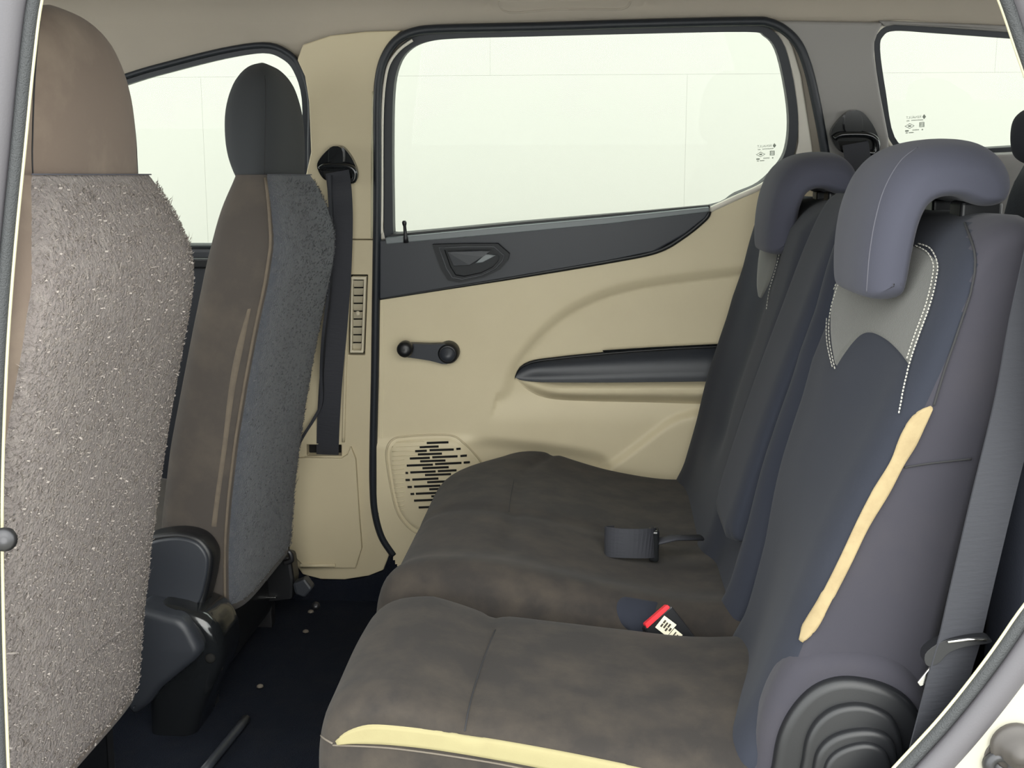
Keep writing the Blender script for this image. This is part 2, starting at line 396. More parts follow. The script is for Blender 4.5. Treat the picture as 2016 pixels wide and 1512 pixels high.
# ---- B pillar trim (far): upper, lower, vent, belt slot
slot = [(604, 876), (672, 876), (672, 898), (604, 898)]
bp_up = [(596, 88), (650, 70), (720, 62), (790, 60), (768, 82), (750, 112), (741, 150), (738, 200), (739, 330), (738, 471), (585, 471), (590, 400), (612, 300), (608, 200), (600, 150), (585, 118)]
trim1 = slab('trim_1', [SP(bp_up, 0.024)], 'beige_pillar', d=0.024, bevel=0.005, bseg=3)
tag(trim1, kind='structure', label='upper beige pillar trim between the far front and rear doors')
low = [(738, 473), (737, 600), (734, 760), (730, 900), (732, 985), (742, 1040), (768, 1088), (755, 1122), (725, 1134), (680, 1141), (630, 1140), (596, 1131), (578, 1105), (565, 1060), (520, 1040), (520, 473)]
trim2 = slab('trim_2', [SP(low, 0.026), SP([(688, 541), (724, 541), (718, 699), (686, 699)], 0.026), SP(slot, 0.026)], 'beige_pillar', d=0.026, bevel=0.004, bseg=3)
tag(trim2, kind='structure', label='lower beige pillar trim with vent and belt slot')
slab('belt_slot', [SP([(600, 872), (676, 872), (676, 902), (600, 902)], 0.004)], 'slot_black', trim2, d=0.004)
tube('slot_lip', SP([(600, 900), (640, 900), (677, 900)], 0.026), 0.003, 'beige_pillar', trim2)
# raised lower box below the belt slot
slab('boss', [SP([(560, 905), (600, 902), (672, 903), (684, 895), (690, 880), (700, 905), (706, 1000), (712, 1080), (700, 1118), (600, 1118), (570, 1085)], 0.036)], 'beige_pillar', trim2, d=0.02, bevel=0.009, bseg=3)
tube('rib', SP([(592, 1114), (660, 1113)], 0.040), 0.004, 'beige_pillar', trim2)
tube('channel_edge', SP(cr([(690, 480), (686, 600), (680, 720), (676, 870)], 6), 0.027), 0.0035, 'beige_pillar', trim2)
tube('trim_edge', SP(cr([(737, 180), (735, 300), (734, 468)], 6), 0.023), 0.0045, 'cream_lip', trim1)
# vent
vent = slab('vent', [SP([(691, 545), (721, 545), (715, 695), (689, 695)], 0.034), SP([(695, 551), (716, 551), (711, 690), (693, 690)], 0.034)], 'vent_beige', trim2, d=0.014, bevel=0.0015)
slab('vent_back', [SP([(688, 541), (724, 541), (718, 699), (686, 699)], 0.006)], 'slot_black', vent, d=0.003)
for k in range(9):
    t0 = (k + 0.0) / 9; ya = 551 + 139 * t0; yb = ya + 15.5
    xl = 695 - 2 * t0; xr = 716 - 5 * t0
    a = SP([(xl, ya), (xr, ya), (xr - 0.5, yb - 3), (xl, yb - 3)], 0.030); b_ = SP([(xl, yb - 1), (xr, yb - 1)], 0.012)
    a2 = np.array([S(xl, ya + 1.5, 0.031), S(xr, ya + 1.5, 0.031), S(xr - 1, yb - 1.5, 0.018), S(xl, yb - 1.5, 0.018)])
    slab('slat', [a2], 'vent_beige', vent, d=0.0015)
tube('vent_tab', np.array([S(705, 617, 0.030), S(704, 617, 0.040)]), 0.005, 'vent_beige', vent, ref=(1, 0, 0))

sl_ = slab('trim_6', [SP([(765, 1092), (870, 1092), (870, 1330), (440, 1330), (440, 1100), (570, 1100), (596, 1134), (640, 1143), (700, 1142), (752, 1126)], 0.022)], 'carpet', d=0.022, bevel=0.004)
tag(sl_, kind='structure', label='dark carpeted sill below the far pillar trim')
# ---- C pillar trim (far) and rear quarter lining
cp = [(1516, 40), (1740, 44), (1730, 62), (1722, 85), (1722, 110), (1733, 180), (1750, 268), (1752, 330), (1752, 480), (1652, 480), (1634, 330), (1622, 270), (1610, 200), (1594, 130), (1575, 88), (1548, 58)]
trim3 = slab('trim_3', [SP(cp, 0.024)], 'pillar_grey', d=0.024, bevel=0.006, bseg=3)
tag(trim3, kind='structure', label='grey rear pillar trim between far door and quarter glass')
qp = [(1754, 306), (1900, 305), (2010, 300), (2170, 290), (2300, 280), (2300, 900), (1660, 900), (1660, 480), (1754, 480)]
trim4 = slab('trim_4', [SP(qp, 0.03)], 'pillar_grey', d=0.03, bevel=0.01, bseg=3)
tag(trim4, kind='structure', label='grey lining below the far quarter glass')
rail = slab('trim_5', [SP([(1730, 40), (2300, 62), (2300, 88), (2150, 76), (1990, 64), (1850, 54), (1762, 49), (1742, 53)], 0.022)], 'pillar_grey', d=0.02, bevel=0.005)
tag(rail, kind='structure', label='grey rail trim above the far quarter glass')
# front door lining (far), seen through the gap between the front seats
fd = slab('door_2', [SP([(-300, 489), (560, 489), (560, 1300), (-200, 1300)], 0.03)], 'dark_trim', d=0.03, bevel=0.008)
tag(fd, kind='structure', label='dark lining of the far front door')
tube('sill_bead', SP([(-300, 489), (585, 489)], 0.02), 0.008, 'rubber', fd)
slab('sill_ledge', [SP([(-200, 505), (560, 510), (560, 530), (-200, 525)], 0.045)], 'black_plastic', fd, d=0.02, bevel=0.004)

# ================================================================== FAR REAR DOOR
door = thing('door_1', tuple(SX(0.0, 0.0)), 'closed far rear door with beige panel and dark upper trim', None, kind='structure')
ORG[door.name] = np.array(door.location)
# window surround : channel, painted edge, weatherstrip
chan = frame_ring('window_channel', win_rear, -3, 15, 0.010, 0.03, 'rubber', door)
slab('door_edge', [SP([(1520, 62), (1545, 62), (1562, 95), (1578, 150), (1598, 280), (1612, 420), (1540, 420), (1560, 330), (1572, 280), (1570, 230), (1562, 160), (1545, 95)], 0.006)], 'door_edge', door, d=0.01, bevel=0.003)
tube('door_edge', SP(cr([(812, 79), (786, 98), (766, 126), (757, 165), (753, 220), (752, 300), (752, 400), (751, 460)], 8), 0.022), 0.0030, 'door_edge', door)
slab('door_edge', [SP([(741, 380), (750, 400), (752, 440), (758, 470), (741, 472)], 0.010)], 'door_edge', door, d=0.008)
wsp = cr([(775, 1092), (752, 1056), (739, 1010), (735, 960), (735, 880), (738, 740), (740, 600), (742, 470), (743, 330), (743, 210), (747, 150), (759, 110), (781, 80), (815, 63), (870, 57), (1050, 53), (1250, 47), (1470, 42), (1515, 45), (1548, 62), (1574, 92), (1592, 140), (1606, 200), (1622, 285), (1640, 400), (1650, 520), (1650, 700)], 8)
tube('weatherstrip', SP(wsp, 0.024), 0.0088, 'rubber', door, b=0.010)
# panel relief
gx = np.arange(742, 1664, 4.0); gy = np.arange(356, 1140, 4.0)
PX, PY = np.meshgrid(gx, gy)
C1 = cr([(985, 760), (1000, 715), (1035, 665), (1090, 612), (1160, 572), (1240, 547), (1360, 528), (1500, 512), (1660, 500)], 8)
C1b = cr([(1012, 742), (1022, 712), (1062, 664), (1120, 618), (1180, 588), (1260, 566), (1360, 552), (1500, 536), (1660, 524)], 8)
C2 = cr([(700, 862), (765, 856), (850, 851), (930, 849), (1000, 853), (1090, 863), (1170, 876), (1204, 890), (1260, 915)], 8)
C3 = cr([(1150, 945), (1190, 912), (1250, 868), (1310, 822), (1350, 806), (1400, 800), (1660, 795)], 8)
def door_h(X, Y):
    X = np.asarray(X, float); Y = np.asarray(Y, float)
    d1 = near_line(X, Y, C1); d2 = near_line(X, Y, C2); d3 = near_line(X, Y, C3); d1b = near_line(X, Y, C1b)
    h = np.full(X.shape, 0.020)
    fade = 1 - ss(760, 830, Y)
    h = h - 0.011 * ss(0, 30, d1) * fade
    h = h - 0.0015 * np.exp(-(d1b / 2.5) ** 2) * fade
    low = ss(0, 34, d2) * ss(900, 980, X) * (1 - ss(0, 14, d3)) * (1 - ss(1185, 1215, X + 0.3 * (Y - 890)))
    h = h - 0.015 * low
    h = h + 0.014 * ss(-4, 12, d3) * ss(800, 850, Y + 0.05 * X - 20)
    spk = ss(-2, 16, d2) * (1 - ss(900, 965, X))
    h = h + 0.008 * spk
    return h
H = door_h(PX, PY)
P3 = S(PX, PY) + WN * H[..., None]
outl = np.array([(747, 560), (1000, 530), (1200, 500), (1290, 480), (1345, 450), (1385, 415), (1400, 408), (1452, 386), (1500, 365), (1540, 330), (1600, 330), (1625, 400), (1640, 600), (1640, 1130), (800, 1130), (765, 1072), (748, 1030), (743, 960), (746, 700)], float)
ins = inpoly(PX, PY, outl)
idx = -np.ones(PX.shape, int); Vv = []; Ff = []
for j in range(len(gy) - 1):
    for i in range(len(gx) - 1):
        if ins[j, i] and ins[j, i + 1] and ins[j + 1, i] and ins[j + 1, i + 1]: Ff.append([(j, i), (j, i + 1), (j + 1, i + 1), (j + 1, i)])
out = []
for f in Ff:
    q = []
    for (j, i) in f:
        if idx[j, i] < 0: idx[j, i] = len(Vv); Vv.append(P3[j, i])
        q.append(idx[j, i])
    out.append(q)
panel = mk('door_panel', Vv, out, 'beige', door)
# left edge strip so that the panel ends straight beside the weatherstrip
slab('panel_edge', [SP([(746, 588), (756, 587), (757, 700), (754, 960), (760, 1030), (782, 1080), (800, 1120), (782, 1106), (760, 1066), (747, 1020), (744, 960), (745, 760)], 0.0205)], 'beige', door, d=0.02, bevel=0.003)
tube('panel_shoulder', SP(cr([(1396, 414), (1450, 389), (1500, 366), (1540, 334)], 6), 0.018), 0.006, 'door_edge', door)
# dark upper trim
up = [(747, 474), (1000, 450), (1200, 431), (1396, 411), (1398, 416), (1388, 430), (1345, 464), (1292, 494), (1200, 513), (1000, 547), (747, 589)]
upper = slab('upper_trim', [SP(cr(up, 1, True), 0.030)], 'dark_trim', door, d=0.03, bevel=0.004, bseg=3)
tube('trim_edge', SP(cr([(1396, 416), (1388, 431), (1345, 466), (1292, 495), (1200, 514), (1100, 531), (1000, 548), (870, 569), (747, 589)], 8), 0.024), 0.005, 'gasket', upper, scale=np.r_[np.ones(40), np.linspace(1, .4, 25)])
slab('sill_strip', [SP([(758, 469), (1000, 446), (1200, 428), (1396, 408), (1398, 417), (1200, 441), (1000, 460), (760, 481)], 0.034)], 'sill_strip', door, d=0.02, bevel=0.002)
ribbon('sill_gasket', SP(resample([(770, 465), (1000, 443), (1200, 425), (1397, 407)], 30), 0.016), 0.004, 0.006, 'gasket', door)
# lock pin
lp = S(799, 472, 0.036); lt = S(796, 438, 0.036)
lathe('lock_pin', [(0.0055, -0.006), (0.0050, 0.004), (0.0036, 0.012), (0.0032, 0.028), (0.0046, 0.032), (0.0048, 0.036), (0.003, 0.039)], lp, lt - lp, 'black_plastic', door, 12)
# inside handle: bezel, dished pocket, lever
hb = cr([(851, 482), (915, 480), (980, 480), (1003, 500), (1000, 512), (984, 530), (952, 546), (905, 556), (882, 552), (868, 530)], 1, True)
def shr(P, k, c=None):
    c = P.mean(0) if c is None else c; return c + (P - c) * k
hc = hb.mean(0)
hnd = slab('door_handle', [SP(hb, 0.042), SP(shr(hb, 0.72), 0.042)], 'bezel', door, d=0.02, bevel=0.004, bseg=3)
slab('handle_pocket', [SP(shr(hb, 0.80), 0.0315)], 'bezel', hnd, d=0.002)
tube('pocket_lip', SP(shr(hb, 0.84), 0.0425), 0.0016, 'lever', hnd, closed=True)
slab('lever', [np.array([S(880, 496, 0.040), S(930, 494, 0.042), S(966, 494, 0.040), S(950, 506, 0.044), S(925, 522, 0.042), S(893, 524, 0.038)])], 'lever', hnd, d=0.006, bevel=0.002)
slab('lever_tip', [np.array([S(955, 500, 0.038), S(977, 503, 0.037), S(950, 517, 0.039), S(935, 519, 0.039)])], 'sill_strip', hnd, d=0.004, bevel=0.0015)
# window winder
wk = S(881, 698, 0.05) - WN * 0.030; wh = S(796, 690, 0.07) - WN * 0.050
cr_ = lathe('window_winder', [(0.0225, 0.0), (0.0235, 0.006), (0.0225, 0.022), (0.019, 0.030), (0.014, 0.031), (0.013, 0.028), (0.0, 0.028)], wk, WN, 'black_plastic', door, 28)
armpts = cr([(885, 679), (845, 678), (806, 677), (790, 680), (784, 691), (790, 702), (806, 704), (845, 710), (880, 717), (892, 698)], 3, True)
slab('winder_arm', [SP(armpts, 0.046)], 'dark_trim', cr_, d=0.014, bevel=0.004, bseg=3)
lathe('winder_hub', [(0.0165, 0.020), (0.0165, 0.030), (0.014, 0.034), (0.0, 0.035)], wk, WN, 'dark_trim', cr_, 24)
lathe('winder_knob', [(0.011, 0.022), (0.0165, 0.030), (0.017, 0.044), (0.0145, 0.050), (0.008, 0.053), (0.0, 0.053)], wh, WN, 'black_plastic', cr_, 24)
# armrest: dark inlay above a beige lip
def two(A, B, nu, nv, hf):
    A = resample(cr(A, 10), nu); B = resample(cr(B, 10), nu); G = np.zeros((nu, nv, 3))
    for j in range(nv):
        t = j / (nv - 1); p = A * (1 - t) + B * t; G[:, j] = S(p[:, 0], p[:, 1]) + WN * hf(np.linspace(0, 1, nu), t)[:, None]
    return G
topA = [(1015, 736), (1024, 717), (1048, 704), (1095, 697), (1160, 690), (1280, 680), (1420, 673), (1640, 668)]
botA = [(1015, 737), (1028, 743), (1060, 746), (1110, 747), (1200, 747), (1300, 746), (1420, 745), (1640, 745)]
V, Fc = gridVF(two(topA, botA, 60, 12, lambda u, t: 0.022 + 0.0 * u - 0.010 * math.sin(math.pi * min(1, t * 1.2)) * ss(0, 0.08, u) + 0.0))
ai = mk('armrest_inlay', V, Fc, 'dark_trim', door)
V, Fc = gridVF(two(topA, [(x, y + 6) for x, y in topA], 60, 4, lambda u, t: 0.022 + 0.006 * math.sin(math.pi * t) * ss(0, 0.05, u)))
mk('inlay_rim', V, Fc, 'black_plastic', ai)
slab('switch_plate', [np.array([S(1186, 690, 0.028), S(1190, 697, 0.024), S(1275, 692, 0.024), S(1420, 683, 0.024), S(1640, 676, 0.024), S(1640, 670, 0.028), S(1420, 677, 0.028), S(1280, 684, 0.028)])], 'black_gloss', ai, d=0.004, bevel=0.001)
botB = [(1015, 738), (1030, 758), (1052, 774), (1085, 786), (1150, 791), (1280, 795), (1420, 800), (1640, 800)]
def liph(u, t): return 0.010 + 0.040 * ss(0, 0.16, u) * (ss(0, 0.10, np.full(u.shape, t)) - ss(0.25, 1.0, np.full(u.shape, t))) - 0.006 * (t >= 0.999)
V, Fc = gridVF(two(botA, botB, 70, 22, liph)); mk('armrest', V, Fc, 'beige', door)
# speaker grille: convex plate, proud dark strips painting the shade inside its slots
spl = [(768, 900), (769, 872), (780, 859), (800, 855), (850, 852), (892, 853), (915, 866), (935, 890), (950, 915), (960, 960), (960, 1030), (900, 1060), (830, 1040), (795, 1010), (780, 970)]
spo = cr(spl, 6, True); spc = np.array([865, 950])
rings = []; NR = 14
def spk_h(p): return door_h(p[:, 0], p[:, 1])
for k in range(NR + 1):
    q = spc + (spo - spc) * (1 - k / NR) if k < NR else np.repeat(spc[None], len(spo), 0)
    bul = 0.002 + 0.007 * (1 - (1 - k / NR) ** 2) if k else -0.006
    rings.append(S(q[:, 0], q[:, 1]) + WN * (spk_h(q) + bul)[:, None])
G = np.array(rings); G = np.concatenate([G, G[:, :1]], 1)
V, Fc = gridVF(G); spk = mk('speaker_grille', V, Fc, 'beige', door)
tube('grille_edge', (lambda q: S(q[:, 0], q[:, 1]) + WN * (spk_h(q) + 0.001)[:, None])(grow(spo, 2)), 0.0022, 'beige_pillar', spk, closed=True, n=6)
tr_ = bvh(spk)
sz = [((810, 325), (1240, 310)), ((670, 405), (1045, 390)), ((580, 485), (810, 475)), ((865, 465), (1345, 450)), ((1395, 440), (1480, 435)), ((635, 548), (1110, 532)), ((475, 630), (870, 615)), ((920, 605), (1420, 585)), ((1475, 580), (1600, 570)), ((680, 685), (1180, 668)), ((415, 770), (930, 750)), ((975, 740), (1495, 715)), ((1540, 710), (1660, 703)), ((725, 822), (1245, 800)), ((390, 915), (440, 915)), ((485, 905), (985, 885)), ((1030, 880), (1400, 862)), ((775, 958), (1290, 938)), ((390, 1055), (475, 1053)), ((525, 1047), (1040, 1025)), ((820, 1100), (1250, 1080)), ((430, 1195), (515, 1193)), ((560, 1187), (1080, 1165)), ((490, 1333), (560, 1330)), ((595, 1327), (1100, 1305)), ((860, 1240), (1280, 1220)), ((560, 1465), (1100, 1440)), ((900, 1380), (1250, 1362)), ((650, 1600), (1100, 1580))]
for a, b in sz:
    L = np.linspace(a, b, 8) / 10.08 + [760, 840]
    P = hits(tr_, L, 0.0008)
    if len(P) > 3: ribbon('slot', P, 0.0022, 0.0012, 'slot_black', spk)
    L2 = np.linspace(a, b, 8) / 10.08 + [760, 840 + 3]
for k in range(16):   # moulded fine ribs left of the slots
    y = 870 + k * 9; xl = 772 + max(0, (y - 930)) * 0.14
    xr = [868, 856, 845, 826, 818, 806, 801, 797, 796, 796, 798, 800, 803, 806, 812, 820][k]
    P = hits(tr_, resample([(xl, y + 1), (min(xr, 796 + 40 * (k < 4)), y - 1)], 6), 0.0)
    if len(P) > 3: tube('grille_rib', P, 0.0012, 'beige', spk, n=6)

# ================================================================== FAR FRONT SEAT BELT, REAR BELT ANCHOR
def dring(cx, cy, s, off, label, cat, name):
    """guide loop of a seat belt on a pillar"""
    c = S(cx, cy, off); t = thing(name, tuple(c), label, cat)
    q = lambda pts, o: SP([(cx + x * s, cy + y * s) for x, y in pts], off + o)
    tri = cr([(-28, 20), (-38, -2), (-30, -20), (-12, -38), (0, -42), (14, -38), (30, -18), (40, 6), (40, 24), (28, 34), (10, 30), (-14, 28)], 4, True)
    slab('shell', [q(tri, 0.016)], 'black_gloss', t, d=0.018, bevel=0.006, bseg=3)
    slab('cap', [q(cr([(-13, -38), (10, -38), (13, -10), (4, -6), (-6, -6), (-15, -10)], 3, True), 0.026)], 'black_gloss', t, d=0.012, bevel=0.003, bseg=3)
    tube('guide_loop', q(cr([(-32, 4), (-20, -2), (20, -2), (36, 8), (34, 26), (20, 26)], 6), 0.024), 0.006, 'black_gloss', t)
    slab('belt_gap', [q([(-26, 8), (24, 8), (22, 22), (-22, 22)], 0.0175)], 'slot_black', t, d=0.002)
    return t
b1 = dring(662, 329, 1.0, 0.024, 'black glossy belt guide on the beige pillar behind the far front seat', 'belt guide', 'belt_guide')
bl = thing('seat_belt', tuple(S(645, 890, 0.02)), 'dark belt webbing running down the beige pillar into its slot', 'seat belt')
pth = np.array([S(x, y, o) for x, y, o in cr([(664, 338, 0.045), (669, 380, 0.06), (671, 440, 0.055), (668, 540, 0.05), (661, 640, 0.045), (652, 740, 0.042), (647, 820, 0.036), (645, 880, 0.024), (645, 900, 0.012)], 8)])
ribbon('webbing', pth, 0.0245, 0.0008, 'belt', bl)
pth = np.array([S(x, y, o) for x, y, o in cr([(650, 345, 0.06), (652, 430, 0.07), (649, 560, 0.075), (638, 660, 0.075), (634, 730, 0.05), (634, 790, 0.042), (618, 825, 0.04), (596, 860, 0.04), (575, 900, 0.04)], 8)])
V, Fc = sweepVF(pth, rect(0.003, 0.010), WN); mk('return_strand', V, Fc, 'belt', bl, False)
b2 = dring(1682, 268, 1.22, 0.024, 'black belt guide on the grey rear pillar behind the far headrest', 'belt guide', 'belt_guide')
bl2 = thing('seat_belt', tuple(S(1690, 400, 0.03)), 'dark belt webbing hanging from the rear pillar guide behind the far headrest', 'seat belt')
ribbon('webbing', np.array([S(x, y, o) for x, y, o in cr([(1684, 282, 0.05), (1692, 340, 0.06), (1700, 420, 0.06), (1704, 520, 0.05), (1700, 640, 0.04)], 6)]), 0.0245, 0.0008, 'belt', bl2)

# ================================================================== FRONT SEATS
def tab(z, T):
    T = np.array(T, float); f = np.array(T)[np.argsort(T[:, 0])]
    zz = np.linspace(f[0, 0], f[-1, 0], 400); v = np.interp(zz, f[:, 0], f[:, 1])
    k = np.ones(21) / 21; v = np.convolve(np.r_[np.full(10, v[0]), v, np.full(10, v[-1])], k, 'valid')
    return np.interp(z, zz, v)
XB = [(.18, -.628), (.30, -.620), (.4, -.607), (.5, -.590), (.6, -.570), (.7, -.547), (.78, -.527), (.84, -.520), (.90, -.535), (.96, -.560)]
XF = [(.18, -.80), (.352, -.772), (.48, -.748), (.65, -.706), (.77, -.676), (.90, -.645), (.96, -.622)]
HW = [(.18, .200), (.25, .212), (.35, .224), (.5, .232), (.7, .234), (.80, .230), (.86, .212), (.90, .190), (.93, .168), (.96, .150)]
HXB = [(.925, -.562), (.97, -.557), (1.0, -.554), (1.05, -.553), (1.09, -.558), (1.12, -.568), (1.14, -.584), (1.149, -.602)]
HXF = [(.925, -.620), (.96, -.640), (1.0, -.652), (1.05, -.655), (1.09, -.649), (1.12, -.637), (1.14, -.622), (1.149, -.606)]
HHW = [(.925, .150), (.96, .151), (1.0, .147), (1.05, .136), (1.09, .117), (1.12, .092), (1.14, .055), (1.149, .012)]
def ringloft(zs, xb, xf, hw, n, dx, cy, smoothed=True, NT=64):
    V = []
    for z in zs:
        a = (xb(z) - xf(z)) / 2; c = (xb(z) + xf(z)) / 2; b = hw(z)
        t = np.linspace(0, 2 * math.pi, NT, endpoint=False); ct, st = np.cos(t), np.sin(t)
        V.append(np.stack([dx + c + a * np.sign(ct) * np.abs(ct) ** (2 / n), cy + b * np.sign(st) * np.abs(st) ** (2 / n), np.full(NT, z)], 1))
    V = np.array(V).reshape(-1, 3); k = NT
    Fc = [[i * k + q, i * k + (q + 1) % k, (i + 1) * k + (q + 1) % k, (i + 1) * k + q] for i in range(len(zs) - 1) for q in range(k)]
    Fc.append(list(range(k))); Fc.append([(len(zs) - 1) * k + q for q in range(k)])
    return V, Fc
def front_seat(dx, cy, label, mh, mb, mf, mp, npill, ws=1.0):
    t = thing('front_seat', (dx - 0.75, cy, 0.0), label, 'car seat', 'front seats')
    zs = np.r_[np.linspace(0.18, 0.945, 58), 0.949, 0.951]
    V, Fc = ringloft(zs, lambda z: tab(z, XB), lambda z: tab(z, XF), lambda z: tab(z, HW) * ws, 5.0, dx, cy)
    back = mk('backrest', V, Fc, mb, t)
    zs = np.r_[np.linspace(0.925, 1.12, 26), np.linspace(1.123, 1.149, 12)]
    f = lambda T: (lambda z: float(np.interp(z, np.linspace(.925, 1.149, 300), cr(np.array(T), 40)[np.argmin(np.abs(cr(np.array(T), 40)[:, 0][None] - np.linspace(.925, 1.149, 300)[:, None]), 1), 1])))
    hs = 1 + (ws - 1) * 0.75
    V, Fc = ringloft(zs, f(HXB), f(HXF), lambda z: f(HHW)(z) * hs, 3.2, dx, cy)
    head = mk('headrest', V, Fc, mh, t)
    th = bvh(head)
    # felt back panel following the backrest
    def bx(z, v, off):
        a = (tab(z, XB) - tab(z, XF)) / 2; c = (tab(z, XB) + tab(z, XF)) / 2; b = tab(z, HW) * ws
        v = np.clip(v, -0.9999, 0.9999)
        return np.array([dx + c + a * (1 - abs(v) ** 5) ** 0.2 + off, cy + b * v, z])
    zz = np.linspace(0.185, 0.9505, 60); vv = np.linspace(-0.985, 0.985, 40)
    topz = lambda v: 0.945 - 0.0 * v
    G = np.zeros((60, 40, 3))
    for i, z in enumerate(zz):
        for j, v in enumerate(vv):
            e = -0.004 if (i == 0 or j in (0, 39)) else (0.001 if i == 59 else 0.004)
            G[i, j] = bx(z, v, e)
    V, Fc = gridVF(G); fp = mk('back_panel', V, Fc, mf, t)
    # pills and loose fibres of the worn felt
    Vp = []; Fp = []
    for q in range(npill):
        z = random.uniform(0.19, 0.94); v = random.choice([random.uniform(-.96, .96)] * 5 + [random.uniform(.9, .97)])
        p = bx(z, v, 0.0045); L = random.uniform(0.0018, 0.0065) * (3.2 if random.random() < .04 else 1); an = random.gauss(math.pi / 2, 0.75)
        d = np.array([random.uniform(-.1, .35), math.cos(an), math.sin(an)]); w_ = random.uniform(0.0004, 0.0011)
        s_ = np.array([0.6 * w_, -d[2] * w_, d[1] * w_]); h_ = random.uniform(0.0006, 0.0026); k = len(Vp)
        mid_ = p + d * L * 0.5 + np.array([h_, 0, 0])
        Vp += [p - s_, p + s_, mid_ + s_ * 1.1, mid_ - s_ * 1.1, p + d * L + np.array([h_ * .2, 0, 0]), mid_ + np.array([-.0012, 0, 0])]
        Fp += [[k, k + 1, k + 2, k + 3], [k + 3, k + 2, k + 4], [k, k + 3, k + 5], [k + 1, k + 5, k + 2]]
    pl = mk('felt_fuzz', Vp, Fp, mp, t, False); pl['kind'] = 'stuff'
    # seams
    P = np.array([bx(z, v, 0.0) for z, v in [(0.947, v) for v in np.linspace(-.96, .96, 40)]])
    tube('neck_seam', P + [0.003, 0, 0.004], 0.0009, 'seam_mid', t, ref=(1, 0, 0.3), n=6)
    if ws == 1.0: P = np.array([bx(z, -0.972, 0.001) for z in np.linspace(0.2, 0.945, 40)]); tube('side_piping', P, 0.003, mp if ws > 1 else 'worn', t, ref=(1, -1, 0), n=6)
    P = np.array([bx(z, 0.972, 0.001) for z in np.linspace(0.2, 0.945, 40)]); tube('side_piping', P, 0.003, mb, t, ref=(1, 1, 0), n=6)
    hx = [(float(f(HXB)(z)), float(f(HHW)(z)) * hs, z, float(f(HXF)(z))) for z in np.linspace(0.935, 1.12, 24)]
    for sgn in (-1, 1):
        Q = np.array([(dx + (xb_ + xf_) / 2 + (xb_ - xf_) / 2 * (1 - .9 ** 3.2) ** (1 / 3.2), cy + sgn * h_ * 0.90, z) for xb_, h_, z, xf_ in hx])
        tube('headrest_seam', Q, 0.0010, 'seam', t, ref=(1, sgn, 0), n=6)
    # seat cushion and its plastic base
    cp_ = cr([(-1.17, .20), (-1.18, .30), (-1.12, .335), (-0.95, .33), (-0.80, .31), (-0.70, .29), (-0.67, .25), (-0.68, .17), (-0.8, .14), (-1.1, .15)], 6, True)
    rprism('cushion', cp_ + [dx, 0], cy - .215, cy + .215, .05, .03, mb, t)
    box('seat_base', (dx - 1.1, cy - .2, 0.03), (dx - .68, cy + .2, .16), 'black_plastic', t, 0.02)
    for sy in (-.19, .19):
        for xx in (-1.05, -.70): box('leg', (dx + xx - .02, cy + sy - .015, 0.0), (dx + xx + .02, cy + sy + .015, .15), 'dark_steel', t, 0.003)
    return t, back, head, fp
fs1, fb1, fh1, fp1 = front_seat(-0.048, 1.412, 'near front seat seen from behind with worn pale grey felt back', 'headrest_front', 'headrest_front', 'felt', 'pill', 12000, 1.125)
fs2, fb2, fh2, fp2 = front_seat(0.0, 2.14, 'far front seat with dark headrest beside the beige pillar', 'headrest_dark', 'front_fabric', 'felt_dark', 'pill_dark', 5000)
seamline('flap_crease', bvh(fp1), [(20, 1405), (110, 1340), (200, 1270), (285, 1210)], 0.0025, 'felt', fs1)
patch('worn_edge', bvh(fb2, fp2), [(488, 600), (460, 690), (446, 770), (434, 880), (420, 980), (412, 1046)], [(498, 598), (482, 690), (466, 770), (450, 880), (436, 980), (428, 1046)], 'worn', fs2, 40, 5, 0.0012)
# recliner cover and side shield on the far front seat
def at(px, py, Y): return W(np.array(px), np.array(py), Y)
Yr = 1.872
def arch0(px2, Y, d, m, parent, name, bev):
    P = np.array([W(x, y, Y) for x, y in px2]); return rprism(name, P[:, [0, 2]], Y, Y + d, bev, bev, m, parent, N=96, mid=2)
rc = cr([(262, 1085), (284, 1060), (330, 1050), (365, 1051), (395, 1062), (415, 1088), (418, 1110), (412, 1150), (398, 1198), (380, 1206), (330, 1202), (262, 1196)], 4, True)
rco = arch0(rc, Yr, .05, 'black_plastic', fs2, 'recliner_cover', .008)
arch0(shr(rc, 0.86), Yr - .006, .01, 'dark_trim', rco, 'cover_face', .005)
arch0(cr([(250, 1212), (330, 1214), (362, 1226), (384, 1262), (392, 1292), (350, 1330), (312, 1362), (290, 1390), (250, 1400)], 3, True), 1.800, .10, 'dark_trim', fs2, 'side_shield', .014)
arch0(cr([(290, 1205), (385, 1208), (425, 1240), (436, 1290), (428, 1330), (390, 1420), (352, 1560), (300, 1560), (290, 1400)], 3, True), 1.826, .12, 'black_gloss', fs2, 'shield_skirt', .022)
c = W(414, 1296, 1.825); lathe('bolt_hole', [(0.009, 0.0), (0.007, 0.002), (0.0, 0.002)], c, (0.1, -1, 0), 'slot_black', fs2, 14)
c = W(424, 1252, 1.86); lathe('bolt', [(0.010, 0.0), (0.011, 0.004), (0.006, 0.009), (0.0, 0.009)], c, (0.9, -0.3, 0.2), 'steel', fs2, 12)
